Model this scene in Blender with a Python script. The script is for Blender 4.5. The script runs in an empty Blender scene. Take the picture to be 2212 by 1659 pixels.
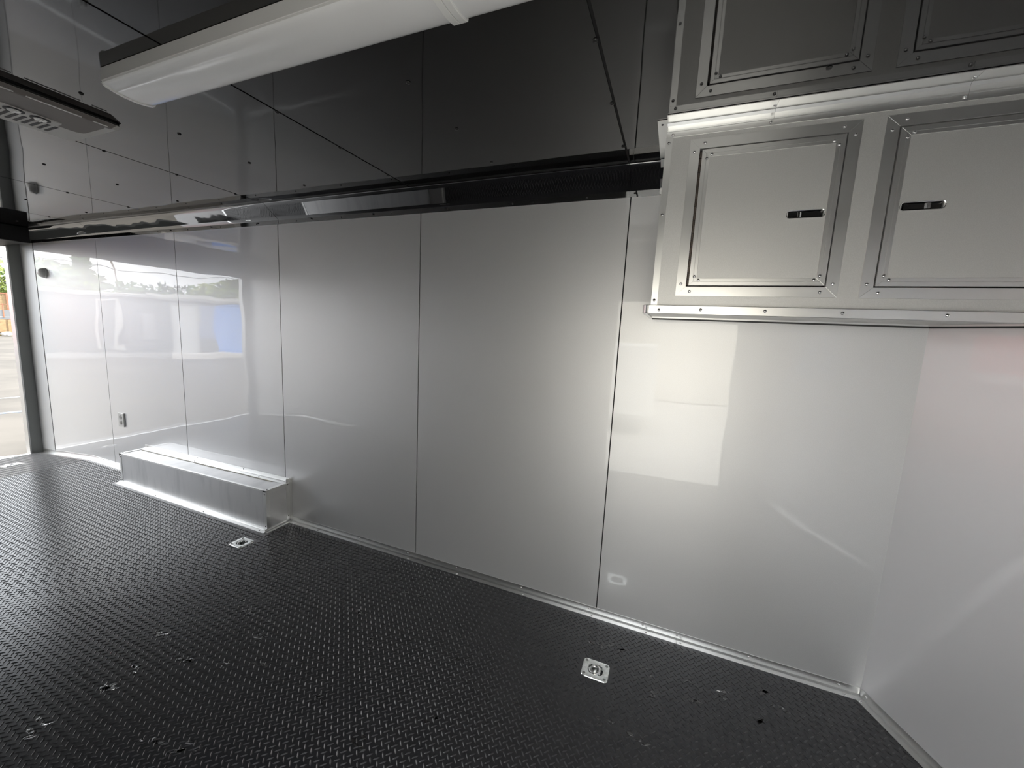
import bpy, bmesh, math, random
from mathutils import Vector, Matrix

random.seed(7)
C = bpy.context.scene.collection
SC = bpy.context.scene

# ------------------------------------------------------------------ camera
F_PX = 851.79
ROWS = [(0.924953, 0.377049, 0.047914), (0.095079, -0.107482, -0.98965), (-0.367996, 0.919936, -0.135265)]
CAM = (0.25766, -2.08512, 1.56429)
cd = bpy.data.cameras.new('camera')
cd.sensor_fit = 'HORIZONTAL'
cd.sensor_width = 36.0
cd.lens = 36.0 * F_PX / 2212.0
cd.clip_start = 0.02
cd.clip_end = 500
cam = bpy.data.objects.new('camera', cd)
C.objects.link(cam)
rx, ry, rz = [Vector(r) for r in ROWS]
cam.matrix_world = Matrix(((rx.x, -ry.x, -rz.x, CAM[0]), (rx.y, -ry.y, -rz.y, CAM[1]), (rx.z, -ry.z, -rz.z, CAM[2]), (0, 0, 0, 1)))
SC.camera = cam

# ------------------------------------------------------------------ world, sun, exposure
w = bpy.data.worlds.new('sky')
SC.world = w
w.use_nodes = True
wn = w.node_tree
bg = wn.nodes['Background']
tc = wn.nodes.new('ShaderNodeTexCoord')
nz = wn.nodes.new('ShaderNodeTexNoise')
nz.inputs['Scale'].default_value = 2.2
nz.inputs['Detail'].default_value = 4
cr = wn.nodes.new('ShaderNodeValToRGB')
cr.color_ramp.elements[0].position = 0.35
cr.color_ramp.elements[0].color = (0.80, 0.89, 1.0, 1)
cr.color_ramp.elements[1].position = 0.62
cr.color_ramp.elements[1].color = (1.0, 0.99, 0.97, 1)
wn.links.new(tc.outputs['Generated'], nz.inputs['Vector'])
wn.links.new(nz.outputs['Fac'], cr.inputs['Fac'])
wn.links.new(cr.outputs['Color'], bg.inputs['Color'])
bg.inputs['Strength'].default_value = 1.5
sd = bpy.data.lights.new('sun', 'SUN')
sd.energy = 3.2
sd.angle = math.radians(8)
sd.color = (1.0, 0.95, 0.86)
sun = bpy.data.objects.new('sun', sd)
C.objects.link(sun)
sun.rotation_euler = Vector((-0.45, -0.55, -0.95)).to_track_quat('-Z', 'Y').to_euler()
SC.view_settings.view_transform = 'Standard'
SC.view_settings.look = 'None'
SC.view_settings.gamma = 1.0
SC.view_settings.use_curve_mapping = False
SC.view_settings.exposure = 1.8

# ------------------------------------------------------------------ numbers
H = 2.3436            # ceiling height
ZT = 2.232            # lower edge of the cove
YC = -0.13            # inner edge of the cove
YO = -2.50            # face of the opposite long wall
XR = -6.41            # rear end of the trailer
PW = 1.2192           # wall panel width
XN = 1.1911           # corner to the nose
ND = Vector((0.423, -0.906, 0)).normalized()
GZ = -0.60            # ground outside
DT = -5.30            # the floor dips behind this


def floor_z(x):
    return 0.0 if x > DT else (x - DT) * 0.088


def nose_x(y):
    return XN + (-y) * ND.x / -ND.y if y > -1.25 else XN + (2.5 + y) * ND.x / -ND.y


# ------------------------------------------------------------------ materials
def mat(name, color, rough=0.5, metal=0.0, coat=0.0, coat_rough=0.02, ior=1.5):
    m = bpy.data.materials.new(name)
    m.use_nodes = True
    b = m.node_tree.nodes['Principled BSDF']
    b.inputs['Base Color'].default_value = (*color, 1)
    b.inputs['Roughness'].default_value = rough
    b.inputs['Metallic'].default_value = metal
    b.inputs['Coat Weight'].default_value = coat
    b.inputs['Coat Roughness'].default_value = coat_rough
    b.inputs['IOR'].default_value = ior
    return m


def node(m, kind, **kw):
    n = m.node_tree.nodes.new(kind)
    for k, v in kw.items():
        n.inputs[k].default_value = v
    return n


def link(m, a, b):
    m.node_tree.links.new(a, b)


def bsdf(m):
    return m.node_tree.nodes['Principled BSDF']


def pos_scaled(m, sc):
    g = node(m, 'ShaderNodeNewGeometry')
    mp = node(m, 'ShaderNodeMapping')
    mp.inputs['Scale'].default_value = sc
    link(m, g.outputs['Position'], mp.inputs['Vector'])
    return mp.outputs['Vector']


def bump(m, sc, scale, dist, detail=0.0, coat=True, prev=None, strength=1.0):
    """gentle waviness of sheet metal"""
    n = node(m, 'ShaderNodeTexNoise', Scale=scale, Detail=detail)
    link(m, pos_scaled(m, sc), n.inputs['Vector'])
    b = node(m, 'ShaderNodeBump', Strength=strength, Distance=dist)
    link(m, n.outputs['Fac'], b.inputs['Height'])
    if prev is not None:
        link(m, prev.outputs['Normal'], b.inputs['Normal'])
    link(m, b.outputs['Normal'], bsdf(m).inputs['Normal'])
    if coat:
        link(m, b.outputs['Normal'], bsdf(m).inputs['Coat Normal'])
    return b


def tint(m, sc, scale, c0, c1, lo=0.35, hi=0.65, detail=3.0, inp='Base Color'):
    n = node(m, 'ShaderNodeTexNoise', Scale=scale, Detail=detail)
    link(m, pos_scaled(m, sc), n.inputs['Vector'])
    r = node(m, 'ShaderNodeValToRGB')
    r.color_ramp.elements[0].position = lo
    r.color_ramp.elements[1].position = hi
    c0 = c0 if not isinstance(c0, (int, float)) else (c0, c0, c0)
    c1 = c1 if not isinstance(c1, (int, float)) else (c1, c1, c1)
    r.color_ramp.elements[0].color = (*c0, 1)
    r.color_ramp.elements[1].color = (*c1, 1)
    link(m, n.outputs['Fac'], r.inputs['Fac'])
    link(m, r.outputs['Color'], bsdf(m).inputs[inp])
    return r


M = {}
# silver metallic paint under a clear gloss
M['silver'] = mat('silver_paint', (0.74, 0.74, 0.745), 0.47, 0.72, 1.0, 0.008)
tint(M['silver'], (1, 1, 1), 420, (0.73, 0.73, 0.735), (0.79, 0.79, 0.795), 0.3, 0.7, 1.0)
b_ = bump(M['silver'], (1.0, 1.0, 0.7), 1.4, 0.0032, 0.0)
bump(M['silver'], (1.0, 1.0, 1.6), 3.6, 0.0007, 0.0, prev=b_)
M['nose'] = mat('lightened_silver_paint', (0.88, 0.885, 0.90), 0.42, 0.62, 1.0, 0.008)  # wall silver lightened: brightness from the rear doorway put into the base colour
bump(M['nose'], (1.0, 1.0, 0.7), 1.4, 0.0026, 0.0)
M['dirty'] = mat('stained_silver_panel', (0.70, 0.70, 0.705), 0.40, 0.72, 0.5, 0.03)
rd_ = tint(M['dirty'], (5.0, 1.0, 0.9), 3.0, (0.63, 0.635, 0.64), (0.72, 0.72, 0.725), 0.34, 0.52, 6.0)
M['sealant'] = mat('cream_sealant', (0.72, 0.68, 0.58), 0.5)
M['satin'] = mat('satin_silver_paint', (0.72, 0.715, 0.70), 0.46, 0.62, 0.12, 0.25)
tint(M['satin'], (1, 1, 1), 420, (0.69, 0.685, 0.67), (0.75, 0.745, 0.73), 0.3, 0.7, 1.0)
M['black'] = mat('black_gloss_sheet', (0.007, 0.007, 0.0075), 0.035, 0.0, 0.0, ior=1.46)
bump(M['black'], (1, 1, 1), 1.9, 0.0042, 0.5, coat=False)
M['cove'] = mat('black_gloss_cove', (0.010, 0.010, 0.0105), 0.02, 0.0, 0.0, ior=2.8)
bump(M['cove'], (1, 1, 1), 3.0, 0.0022, 1.0, coat=False)
M['backing'] = mat('dark_backing', (0.012, 0.012, 0.013), 0.7)
M['matblack'] = mat('matt_black', (0.012, 0.012, 0.013), 0.5)
M['alu'] = mat('brushed_aluminium', (0.80, 0.80, 0.79), 0.26, 1.0)
tint(M['alu'], (1, 6, 6), 7, 0.30, 0.33, inp='Roughness')
bump(M['alu'], (0.5, 40, 40), 9, 0.00001, 2.0, coat=False)
M['alu2'] = mat('mill_aluminium', (0.80, 0.80, 0.79), 0.3, 1.0)
tint(M['alu2'], (1, 1, 1), 9, 0.30, 0.335, inp='Roughness')
bump(M['alu2'], (30, 30, 2), 6, 0.000012, 2.0, coat=False)
M['screw'] = mat('steel_screw', (0.70, 0.70, 0.70), 0.18, 1.0)
M['screwblk'] = mat('black_screw', (0.01, 0.01, 0.01), 0.3)
M['zinc'] = mat('zinc_plated_steel', (0.82, 0.84, 0.82), 0.24, 1.0)
tint(M['zinc'], (1, 1, 1), 60, 0.15, 0.35, inp='Roughness')
M['chrome'] = mat('chrome', (0.75, 0.75, 0.75), 0.08, 1.0)
M['cup'] = mat('black_latch_cup', (0.012, 0.012, 0.012), 0.2)
M['hinge'] = mat('bronze_hinge', (0.30, 0.25, 0.21), 0.4, 0.9)
M['white'] = mat('white_plastic', (0.86, 0.86, 0.84), 0.3, 0.0, 0.4, 0.08)
M['housing'] = mat('white_enamel', (0.76, 0.75, 0.73), 0.4)
M['lens'] = mat('acrylic_diffuser', (0.80, 0.80, 0.80), 0.12, 0.0, 0.6, 0.03)
tint(M['lens'], (1, 1, 1), 1.5, (0.86, 0.86, 0.86), (0.90, 0.90, 0.90))
M['acframe'] = mat('pale_grey_plastic', (0.62, 0.61, 0.59), 0.45)
M['acgrille'] = mat('grey_brown_filter', (0.27, 0.245, 0.235), 0.6)
M['slot'] = mat('dark_slot', (0.02, 0.02, 0.025), 0.6)
M['dark'] = mat('gap_shade_dark', (0.02, 0.02, 0.02), 0.6)
M['jambd'] = mat('flange_floor_reflection', (0.05, 0.05, 0.05), 0.5)  # aluminium with the dark floor's reflection put into the base colour
M['jamb'] = mat('grey_steel_jamb', (0.30, 0.31, 0.30), 0.45, 0.3)

# ribbed black rubber floor with damp patches
fm = mat('black_rubber_floor', (0.024, 0.024, 0.027), 0.25, ior=1.58)
bsdf(fm).inputs['Sheen Weight'].default_value = 0.6
bsdf(fm).inputs['Sheen Roughness'].default_value = 0.35
M['floor'] = fm
n1 = node(fm, 'ShaderNodeTexNoise', Scale=1.0, Detail=5.0, Roughness=0.62)
link(fm, pos_scaled(fm, (6.0, 13.0, 1)), n1.inputs['Vector'])
r1 = node(fm, 'ShaderNodeValToRGB')
r1.color_ramp.elements[0].position = 0.62
r1.color_ramp.elements[0].color = (0.215, 0.215, 0.215, 1)
r1.color_ramp.elements[1].position = 0.70
r1.color_ramp.elements[1].color = (0.10, 0.10, 0.10, 1)
link(fm, n1.outputs['Fac'], r1.inputs['Fac'])
link(fm, r1.outputs['Color'], bsdf(fm).inputs['Roughness'])
n2 = node(fm, 'ShaderNodeTexNoise', Scale=900.0, Detail=1.0)
link(fm, pos_scaled(fm, (1, 1, 1)), n2.inputs['Vector'])
b2 = node(fm, 'ShaderNodeBump', Strength=0.25, Distance=0.0004)
link(fm, n2.outputs['Fac'], b2.inputs['Height'])
link(fm, b2.outputs['Normal'], bsdf(fm).inputs['Normal'])
M['tread'] = mat('black_rubber_tread', (0.034, 0.034, 0.037), 0.34)

M['asphalt'] = mat('worn_asphalt', (0.30, 0.28, 0.25), 0.9)
tint(M['asphalt'], (1, 1, 1), 0.8, (0.054, 0.049, 0.042), (0.082, 0.074, 0.064), detail=8.0)
M['paintw'] = mat('white_road_paint', (0.20, 0.205, 0.21), 0.8)
M['paintb'] = mat('blue_road_paint', (0.10, 0.13, 0.19), 0.8)
M['painty'] = mat('yellow_road_paint', (0.75, 0.58, 0.14), 0.8)
M['grey'] = mat('grey_cladding', (0.075, 0.082, 0.088), 0.7)
M['trimw'] = mat('white_trim', (0.80, 0.80, 0.78), 0.6)
M['doorw'] = mat('white_door_paint', (0.36, 0.37, 0.37), 0.6)
M['frame'] = mat('pale_grey_frame', (0.26, 0.26, 0.25), 0.6)
M['boardg'] = mat('pale_board', (0.15, 0.155, 0.16), 0.6)
M['eave'] = mat('pale_eave', (0.42, 0.42, 0.40), 0.6)
M['blue'] = mat('blue_door_paint', (0.02, 0.20, 0.66), 0.5)
M['bluegrey'] = mat('blue_grey_panel', (0.12, 0.16, 0.27), 0.6)
M['roof'] = mat('grey_roof_felt', (0.22, 0.22, 0.22), 0.9)
M['red'] = mat('red_vehicle_paint', (0.62, 0.05, 0.035), 0.4)
M['beige'] = mat('beige_cladding', (0.70, 0.665, 0.59), 0.7)
M['bounce'] = mat('pale_bounce_slab', (0.46, 0.45, 0.42), 0.85)
tint(M['bounce'], (1, 1, 1), 2.0, (0.42, 0.41, 0.385), (0.50, 0.49, 0.46), detail=6.0)
M['tyre'] = mat('tyre_rubber', (0.02, 0.02, 0.02), 0.8)
M['wood'] = mat('cedar_fence_wood', (0.52, 0.34, 0.17), 0.8)
tint(M['wood'], (1, 1, 6), 3, (0.22, 0.15, 0.08), (0.32, 0.22, 0.12))
M['woodred'] = mat('red_brown_wood', (0.30, 0.13, 0.08), 0.8)
M['steelgrey'] = mat('grey_trailer_paint', (0.16, 0.17, 0.18), 0.6)
M['stone'] = mat('pale_stone', (0.48, 0.46, 0.43), 0.9)
M['leaf'] = mat('leaf_green', (0.16, 0.26, 0.05), 0.6)
tint(M['leaf'], (1, 1, 1), 0.9, (0.06, 0.12, 0.02), (0.26, 0.29, 0.05))
M['leafdark'] = mat('leaf_dark_green', (0.09, 0.16, 0.06), 0.6)
tint(M['leafdark'], (1, 1, 1), 0.9, (0.04, 0.085, 0.03), (0.10, 0.15, 0.05))
M['bark'] = mat('bark', (0.16, 0.11, 0.07), 0.9)
M['cable'] = mat('cable_black', (0.03, 0.03, 0.03), 0.6)


# ------------------------------------------------------------------ helpers
def V(*a):
    return Vector(a)


def nb():
    return bmesh.new()


def hexa(bm, pts):
    """8 points: 4 of one cap in order, then the 4 opposite ones"""
    v = [bm.verts.new(p) for p in pts]
    for f in ((3, 2, 1, 0), (4, 5, 6, 7), (0, 1, 5, 4), (1, 2, 6, 5), (2, 3, 7, 6), (3, 0, 4, 7)):
        bm.faces.new([v[i] for i in f])
    return v


def box(bm, x0, x1, y0, y1, z0, z1):
    return hexa(bm, [(x0, y0, z0), (x1, y0, z0), (x1, y1, z0), (x0, y1, z0),
                     (x0, y0, z1), (x1, y0, z1), (x1, y1, z1), (x0, y1, z1)])


def prism(bm, poly, d):
    """closed polygon (3-D points) pushed along d"""
    d = Vector(d)
    a = [bm.verts.new(Vector(p)) for p in poly]
    b = [bm.verts.new(Vector(p) + d) for p in poly]
    n = len(poly)
    bm.faces.new(a[::-1])
    bm.faces.new(b)
    for i in range(n):
        bm.faces.new((a[i], a[(i + 1) % n], b[(i + 1) % n], b[i]))


def tube(bm, p, q, r, seg=10, r2=None):
    p, q = Vector(p), Vector(q)
    z = (q - p).normalized()
    x = z.orthogonal().normalized()
    y = z.cross(x)
    r2 = r if r2 is None else r2
    a = [bm.verts.new(p + (x * math.cos(t) + y * math.sin(t)) * r) for t in [2 * math.pi * i / seg for i in range(seg)]]
    b = [bm.verts.new(q + (x * math.cos(t) + y * math.sin(t)) * r2) for t in [2 * math.pi * i / seg for i in range(seg)]]
    for i in range(seg):
        bm.faces.new((a[i], a[(i + 1) % seg], b[(i + 1) % seg], b[i]))
    bm.faces.new(a[::-1])
    bm.faces.new(b)


def lathe(bm, prof, o, ax, seg=12):
    """profile [(r, h)] turned about the axis ax through o"""
    o, z = Vector(o), Vector(ax).normalized()
    x = z.orthogonal().normalized()
    y = z.cross(x)
    rings = []
    for r, h in prof:
        if r < 1e-6:
            rings.append([bm.verts.new(o + z * h)])
        else:
            rings.append([bm.verts.new(o + z * h + (x * math.cos(2 * math.pi * i / seg) + y * math.sin(2 * math.pi * i / seg)) * r) for i in range(seg)])
    for a, b in zip(rings, rings[1:]):
        for i in range(seg):
            j = (i + 1) % seg
            if len(a) == 1 and len(b) == 1:
                continue
            if len(a) == 1:
                bm.faces.new((a[0], b[j], b[i]))
            elif len(b) == 1:
                bm.faces.new((a[i], a[j], b[0]))
            else:
                bm.faces.new((a[i], a[j], b[j], b[i]))


def torus(bm, o, ux, uy, R, r, a0=0.0, a1=2 * math.pi, n=28, m=8, sx=1.0, sy=1.0):
    o, ux, uy = Vector(o), Vector(ux).normalized(), Vector(uy).normalized()
    uz = ux.cross(uy)
    full = abs(a1 - a0 - 2 * math.pi) < 1e-4
    rings = []
    for i in range(n if full else n + 1):
        t = a0 + (a1 - a0) * i / n
        d = ux * math.cos(t) * sx + uy * math.sin(t) * sy
        c = o + d * R
        dn = d.normalized()
        rings.append([bm.verts.new(c + (dn * math.cos(s) + uz * math.sin(s)) * r) for s in [2 * math.pi * k / m for k in range(m)]])
    k = len(rings)
    for i in range(k if full else k - 1):
        a, b = rings[i], rings[(i + 1) % k]
        for j in range(m):
            bm.faces.new((a[j], a[(j + 1) % m], b[(j + 1) % m], b[j]))
    if not full:
        bm.faces.new(rings[0])
        bm.faces.new(rings[-1][::-1])


def slab(bm, rect, holes, to3d, depth):
    """flat sheet with rectangular holes: rect and holes are (u0, u1, v0, v1)"""
    us = sorted({rect[0], rect[1]} | {h[0] for h in holes} | {h[1] for h in holes})
    vs = sorted({rect[2], rect[3]} | {h[2] for h in holes} | {h[3] for h in holes})
    us = [u for u in us if rect[0] - 1e-9 <= u <= rect[1] + 1e-9]
    vs = [v for v in vs if rect[2] - 1e-9 <= v <= rect[3] + 1e-9]
    vert = {}

    def g(u, v):
        if (u, v) not in vert:
            vert[(u, v)] = bm.verts.new(to3d(u, v))
        return vert[(u, v)]
    fs = []
    for a, b in zip(us, us[1:]):
        for c, d in zip(vs, vs[1:]):
            um, vm = (a + b) / 2, (c + d) / 2
            if any(h[0] < um < h[1] and h[2] < vm < h[3] for h in holes):
                continue
            fs.append(bm.faces.new((g(a, c), g(b, c), g(b, d), g(a, d))))
    r = bmesh.ops.extrude_face_region(bm, geom=fs)
    bmesh.ops.translate(bm, verts=[e for e in r['geom'] if isinstance(e, bmesh.types.BMVert)], vec=Vector(depth))


def root_of(o):
    while o.parent:
        o = o.parent
    return o


def obj(name, bm, m, parent=None, smooth=False, bevel=0.0, at=None, seg=1):
    """link bm as one mesh object; coordinates are world ones"""
    if at is None:
        at = Vector((0, 0, 0))
        if parent:
            at = root_of(parent).location.copy()
    else:
        at = Vector(at)
    bmesh.ops.translate(bm, verts=bm.verts, vec=-at)
    bmesh.ops.recalc_face_normals(bm, faces=bm.faces)
    me = bpy.data.meshes.new(name)
    bm.to_mesh(me)
    bm.free()
    me.materials.append(m if not isinstance(m, str) else M[m])
    if smooth:
        for p in me.polygons:
            p.use_smooth = True
        me.set_sharp_from_angle(angle=math.radians(38))
    o = bpy.data.objects.new(name, me)
    C.objects.link(o)
    if parent:
        o.parent = parent
        # every origin in a thing coincides with its root, so local 0 is right at any depth
    else:
        o.location = at
    if bevel:
        b = o.modifiers.new('bevel', 'BEVEL')
        b.width = bevel
        b.segments = seg
        b.limit_method = 'ANGLE'
    return o


def inst(name, me, pos, parent, rot=None):
    o = bpy.data.objects.new(name, me)
    C.objects.link(o)
    o.parent = parent
    o.location = Vector(pos) - root_of(parent).location
    if rot is not None:
        o.rotation_mode = 'QUATERNION'
        o.rotation_quaternion = rot
    return o


def empty(name, loc):
    o = bpy.data.objects.new(name, None)
    o.empty_display_size = 0.1
    o.location = loc
    C.objects.link(o)
    return o


def tag(o, label, cat, group=None):
    o['label'] = label
    o['category'] = cat
    if group:
        o['group'] = group
    return o


def struct(o):
    o['kind'] = 'structure'
    return o


def copy_tree(o, parent=None):
    c = o.copy()
    C.objects.link(c)
    if parent:
        c.parent = parent
    for ch in list(o.children):
        copy_tree(ch, c)
    return c


def screw_mesh(name, m, r=0.0055, h=0.0035):
    bm = nb()
    lathe(bm, [(r, 0), (r * 0.95, h * 0.45), (r * 0.6, h * 0.9), (0, h)], (0, 0, 0), (0, 0, 1), 10)
    bmesh.ops.recalc_face_normals(bm, faces=bm.faces)
    me = bpy.data.meshes.new(name)
    bm.to_mesh(me)
    bm.free()
    me.materials.append(M[m])
    for p in me.polygons:
        p.use_smooth = True
    return me


SCREW = screw_mesh('screw', 'screw')
SCREWB = screw_mesh('screw', 'screwblk', 0.008, 0.005)
SCREWS = screw_mesh('screw', 'screwblk', 0.0045, 0.003)


def toward(n):
    return Vector((0, 0, 1)).rotation_difference(Vector(n).normalized())


# ------------------------------------------------------------------ floor
TD = [(0.066, -0.376), (-2.400, -0.379), (-5.915, -0.385)]   # recessed tie-downs
TW, TL = 0.062, 0.054
fl = struct(empty('floor', (0, 0, 0)))
bm = nb()
holes = [(x - 0.036, x + 0.036, y - 0.031, y + 0.031) for x, y in TD[:2]]
slab(bm, (DT, 1.80, YO, 0.0), holes, lambda u, v: (u, v, 0.0), (0, 0, -0.034))
obj('rubber_sheet', bm, 'floor', fl)
bm = nb()
x, y = TD[2]
slab(bm, (XR, DT, YO, 0.0), [(x - 0.036, x + 0.036, y - 0.031, y + 0.031)], lambda u, v: (u, v, floor_z(u)), (0, 0, -0.034))
obj('rubber_sheet', bm, 'floor', fl)
bm = nb()
box(bm, XR, 1.80, YO, 0, -0.20, -0.14)
obj('subfloor', bm, 'backing', fl)
# raised lozenge tread, a 31 mm diagonal lattice of alternating bars
bm_v, bm_f = [], []
PT, L2, W2, HB = 0.0311, 0.0130, 0.0029, 0.0024
WB = (-4.37, -2.36, -0.245)


def tread_ok(x, y):
    if x < XR + 0.02 or y < YO + 0.03 or x > nose_x(y) - 0.045 or y > -0.045:
        return False
    if WB[0] < x < WB[1] and y > WB[2]:
        return False
    for tx, ty in TD:
        if abs(x - tx) < TW + 0.012 and abs(y - ty) < TL + 0.012:
            return False
    return True


prof = [(-1, 0, 0), (-0.45, -1, 0), (0.45, -1, 0), (1, 0, 0), (0.45, 1, 0), (-0.45, 1, 0), (-0.55, 0, 1), (0.55, 0, 1)]
facs = [(0, 1, 6), (1, 2, 7, 6), (2, 3, 7), (3, 4, 7), (4, 5, 6, 7), (5, 0, 6)]
ix0, ix1 = int((XR - 0.1) / PT), int(1.9 / PT)
iy0, iy1 = int((YO - 0.1) / PT), 1
ox, oy = -0.6430, -1.1126
r2 = math.sqrt(0.5)
for i in range(-190, 85):
    for j in range(-48, 40):
        for k in (0, 1):
            cx = ox + i * PT + (0.5 * PT if k else 0)
            cy = oy + j * PT + (0.42 * PT if k else 0)
            if not tread_ok(cx, cy):
                continue
            ax, ay = (r2, -r2) if k == 0 else (r2, r2)
            b0 = len(bm_v)
            for u, v, hh in prof:
                px = cx + ax * u * L2 - ay * v * W2
                py = cy + ay * u * L2 + ax * v * W2
                bm_v.append((px, py, floor_z(px) + 0.0002 + hh * HB))
            bm_f += [tuple(b0 + q for q in f) for f in facs]
me = bpy.data.meshes.new('tread_pattern')
me.from_pydata(bm_v, [], bm_f)
me.materials.append(M['tread'])
tp = bpy.data.objects.new('tread_pattern', me)
C.objects.link(tp)
tp.parent = fl
tp['kind'] = 'stuff'

# ------------------------------------------------------------------ long wall (facing the camera)
wb = struct(empty('wall_back', (0, 0, 0)))
bm = nb()
box(bm, XR, XN + 0.004, 0.007, 0.05, -0.14, 2.45)
obj('backing', bm, 'backing', wb)
seams = [XR, -6.118] + [(k - 5) * PW for k in range(1, 6)] + [XN]
for i, (a, b) in enumerate(zip(seams, seams[1:])):
    g0 = 0.0 if i == 0 else (0.012 if i == 1 else 0.0030)
    g1 = 0.006 if i == 0 else (0.0 if i == len(seams) - 2 else 0.0030)
    bm = nb()
    n = 10
    for q in range(1):
        box(bm, a + g0, b - g1, 0.0, 0.006, -0.12, ZT + 0.03)
    obj('wall_panel', bm, 'silver', wb)

# ------------------------------------------------------------------ nose walls (right), opposite wall (behind the camera)
YM = -1.25
XT = nose_x(YM)


def nose_wall(name, p, q, sgn):
    root = struct(empty(name, (0, 0, 0)))
    p, q = Vector((*p, -0.05)), Vector((*q, -0.05))
    d = (q - p).normalized()
    nrm = Vector((-d.y, d.x, 0)) * sgn
    bm = nb()
    prism(bm, [p, q, q + Vector((0, 0, H + 0.09)), p + Vector((0, 0, H + 0.09))], nrm * 0.006)
    obj('wall_panel', bm, 'nose', root)
    bm = nb()
    pp = [p + nrm * 0.0065, q + nrm * 0.0065]
    prism(bm, [pp[0], pp[1], pp[1] + Vector((0, 0, H + 0.15)), pp[0] + Vector((0, 0, H + 0.15))], nrm * 0.04)
    obj('backing', bm, 'backing', root)
    return root


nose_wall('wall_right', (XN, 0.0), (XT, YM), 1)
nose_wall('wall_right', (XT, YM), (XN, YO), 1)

wf = struct(empty('wall_front', (0, 0, 0)))
DX0, DX1, DZ = -0.36, 0.86, 1.95       # side doorway beside the camera
bm = nb()
slab(bm, (XR, XN, -0.14, 2.45), [(DX0, DX1, -0.14, DZ)], lambda u, v: (u, YO - 0.007, v), (0, -0.045, 0))
obj('backing', bm, 'backing', wf)
ps = [XR, -4.877, -3.658, -2.438, -1.2192, DX0]
for a, b in zip(ps, ps[1:]):
    bm = nb()
    box(bm, a + 0.002, b - 0.002, YO - 0.006, YO, -0.12, ZT + 0.03)
    obj('wall_panel', bm, 'silver', wf)
bm = nb()
box(bm, DX0 + 0.002, DX1 - 0.002, YO - 0.006, YO, DZ, ZT + 0.03)
obj('wall_panel', bm, 'silver', wf)
bm = nb()
box(bm, DX1 + 0.002, XN, YO - 0.006, YO, -0.05, ZT + 0.03)
obj('wall_panel', bm, 'silver', wf)
d2 = struct(empty('door_2', (0.1, YO, 0)))
for x0, x1 in ((DX0 - 0.03, DX0 + 0.012), (DX1 - 0.012, DX1 + 0.03)):
    bm = nb()
    box(bm, x0, x1, YO - 0.06, YO + 0.01, 0, DZ + 0.03)
    obj('jamb', bm, 'alu2', d2)
bm = nb()
box(bm, DX0 + 0.012, DX1 - 0.012, YO - 0.06, YO + 0.01, DZ - 0.012, DZ + 0.03)
obj('head', bm, 'alu2', d2)
bm = nb()
box(bm, DX0 + 0.012, DX1 - 0.012, YO - 0.06, YO, -0.04, 0.006)
obj('sill', bm, 'alu2', d2)

# ------------------------------------------------------------------ ceiling
ce = struct(empty('ceiling', (0, 0, H)))
bm = nb()
box(bm, XR, 1.85, YO - 0.05, 0.05, H + 0.0045, H + 0.06)
obj('backing', bm, 'backing', ce)
CW = 1.2104
cs = [XR] + [-0.004 + k * CW for k in range(-5, 2)] + [1.85]
cs = sorted(set([XR] + [c for c in cs if c > XR]))
for a, b in zip(cs, cs[1:]):
    bm = nb()
    box(bm, a + 0.0045, b - 0.0045, YO + 0.005, YC + 0.03, H, H + 0.004)
    obj('ceiling_panel', bm, 'black', ce)
for k in range(-10, 3):
    x = -0.012 + k * CW / 2
    for y in (-0.295, -0.62, -0.93, -1.24, -1.56, -1.88, -2.2):
        if x > 0.1 and y > -0.47:
            continue
        if -1.6 < x < 1.2 and -1.32 < y < -1.08:
            continue
        if -2.45 < x < -1.96 and -1.6 < y < -1.0:
            continue
        inst('screw', SCREWB, (x, y, H), ce, toward((0, 0, -1)))

# coves
t1 = struct(empty('trim_1', (0, 0, ZT)))


def cove_profile(s):
    pts = [(-0.004, ZT), (-0.004, ZT + 0.028), (-0.0085, ZT + 0.033)]
    for q in range(1, 7):
        t = q / 6
        pts.append((-0.0085 - 0.1035 * t, ZT + 0.033 + (H - 0.004 - ZT - 0.033) * t + 0.0006 * math.sin(math.pi * t)))
    pts += [(-0.1135, H - 0.0004), (0.0, H - 0.0004), (0.0, ZT)]
    return [(y if s > 0 else YO - y, z) for y, z in pts]


cj = [XR, -0.004 - 4 * CW, -0.004 - 2 * CW, -0.004, XN]
for a, b in zip(cj, cj[1:]):
    bm = nb()
    prism(bm, [(a + 0.0015, y, z) for y, z in cove_profile(1)], (b - a - 0.003, 0, 0))
    obj('cove_section', bm, 'cove', t1, smooth=True)
xs = -5.9
while xs < 0.1:
    inst('screw', SCREWS, (xs, -0.004, ZT + 0.012), t1, toward((0, -1, 0)))
    xs += 0.406
t2 = struct(empty('trim_2', (0, YO, ZT)))
bm = nb()
prism(bm, [(XR, y, z) for y, z in cove_profile(-1)], (XN - XR, 0, 0))
obj('cove_section', bm, 'cove', t2, smooth=True)


# ------------------------------------------------------------------ baseboards: thin aluminium angles
def angle_run(bm, p, q, out, hz=0.040, wd=0.036, th=0.0022):
    """an L-angle: one flange up the wall, one on the floor; out = direction into the room"""
    p, q, out = Vector(p), Vector(q), Vector(out).normalized()
    up = Vector((0, 0, 1))
    d = q - p
    sec = [Vector((0, 0, 0)), out * wd, out * wd + up * th, out * (th + 0.006) + up * th, out * th + up * (th + 0.006), out * th + up * hz, up * hz]
    prism(bm, [p + s for s in sec], d)


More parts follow.
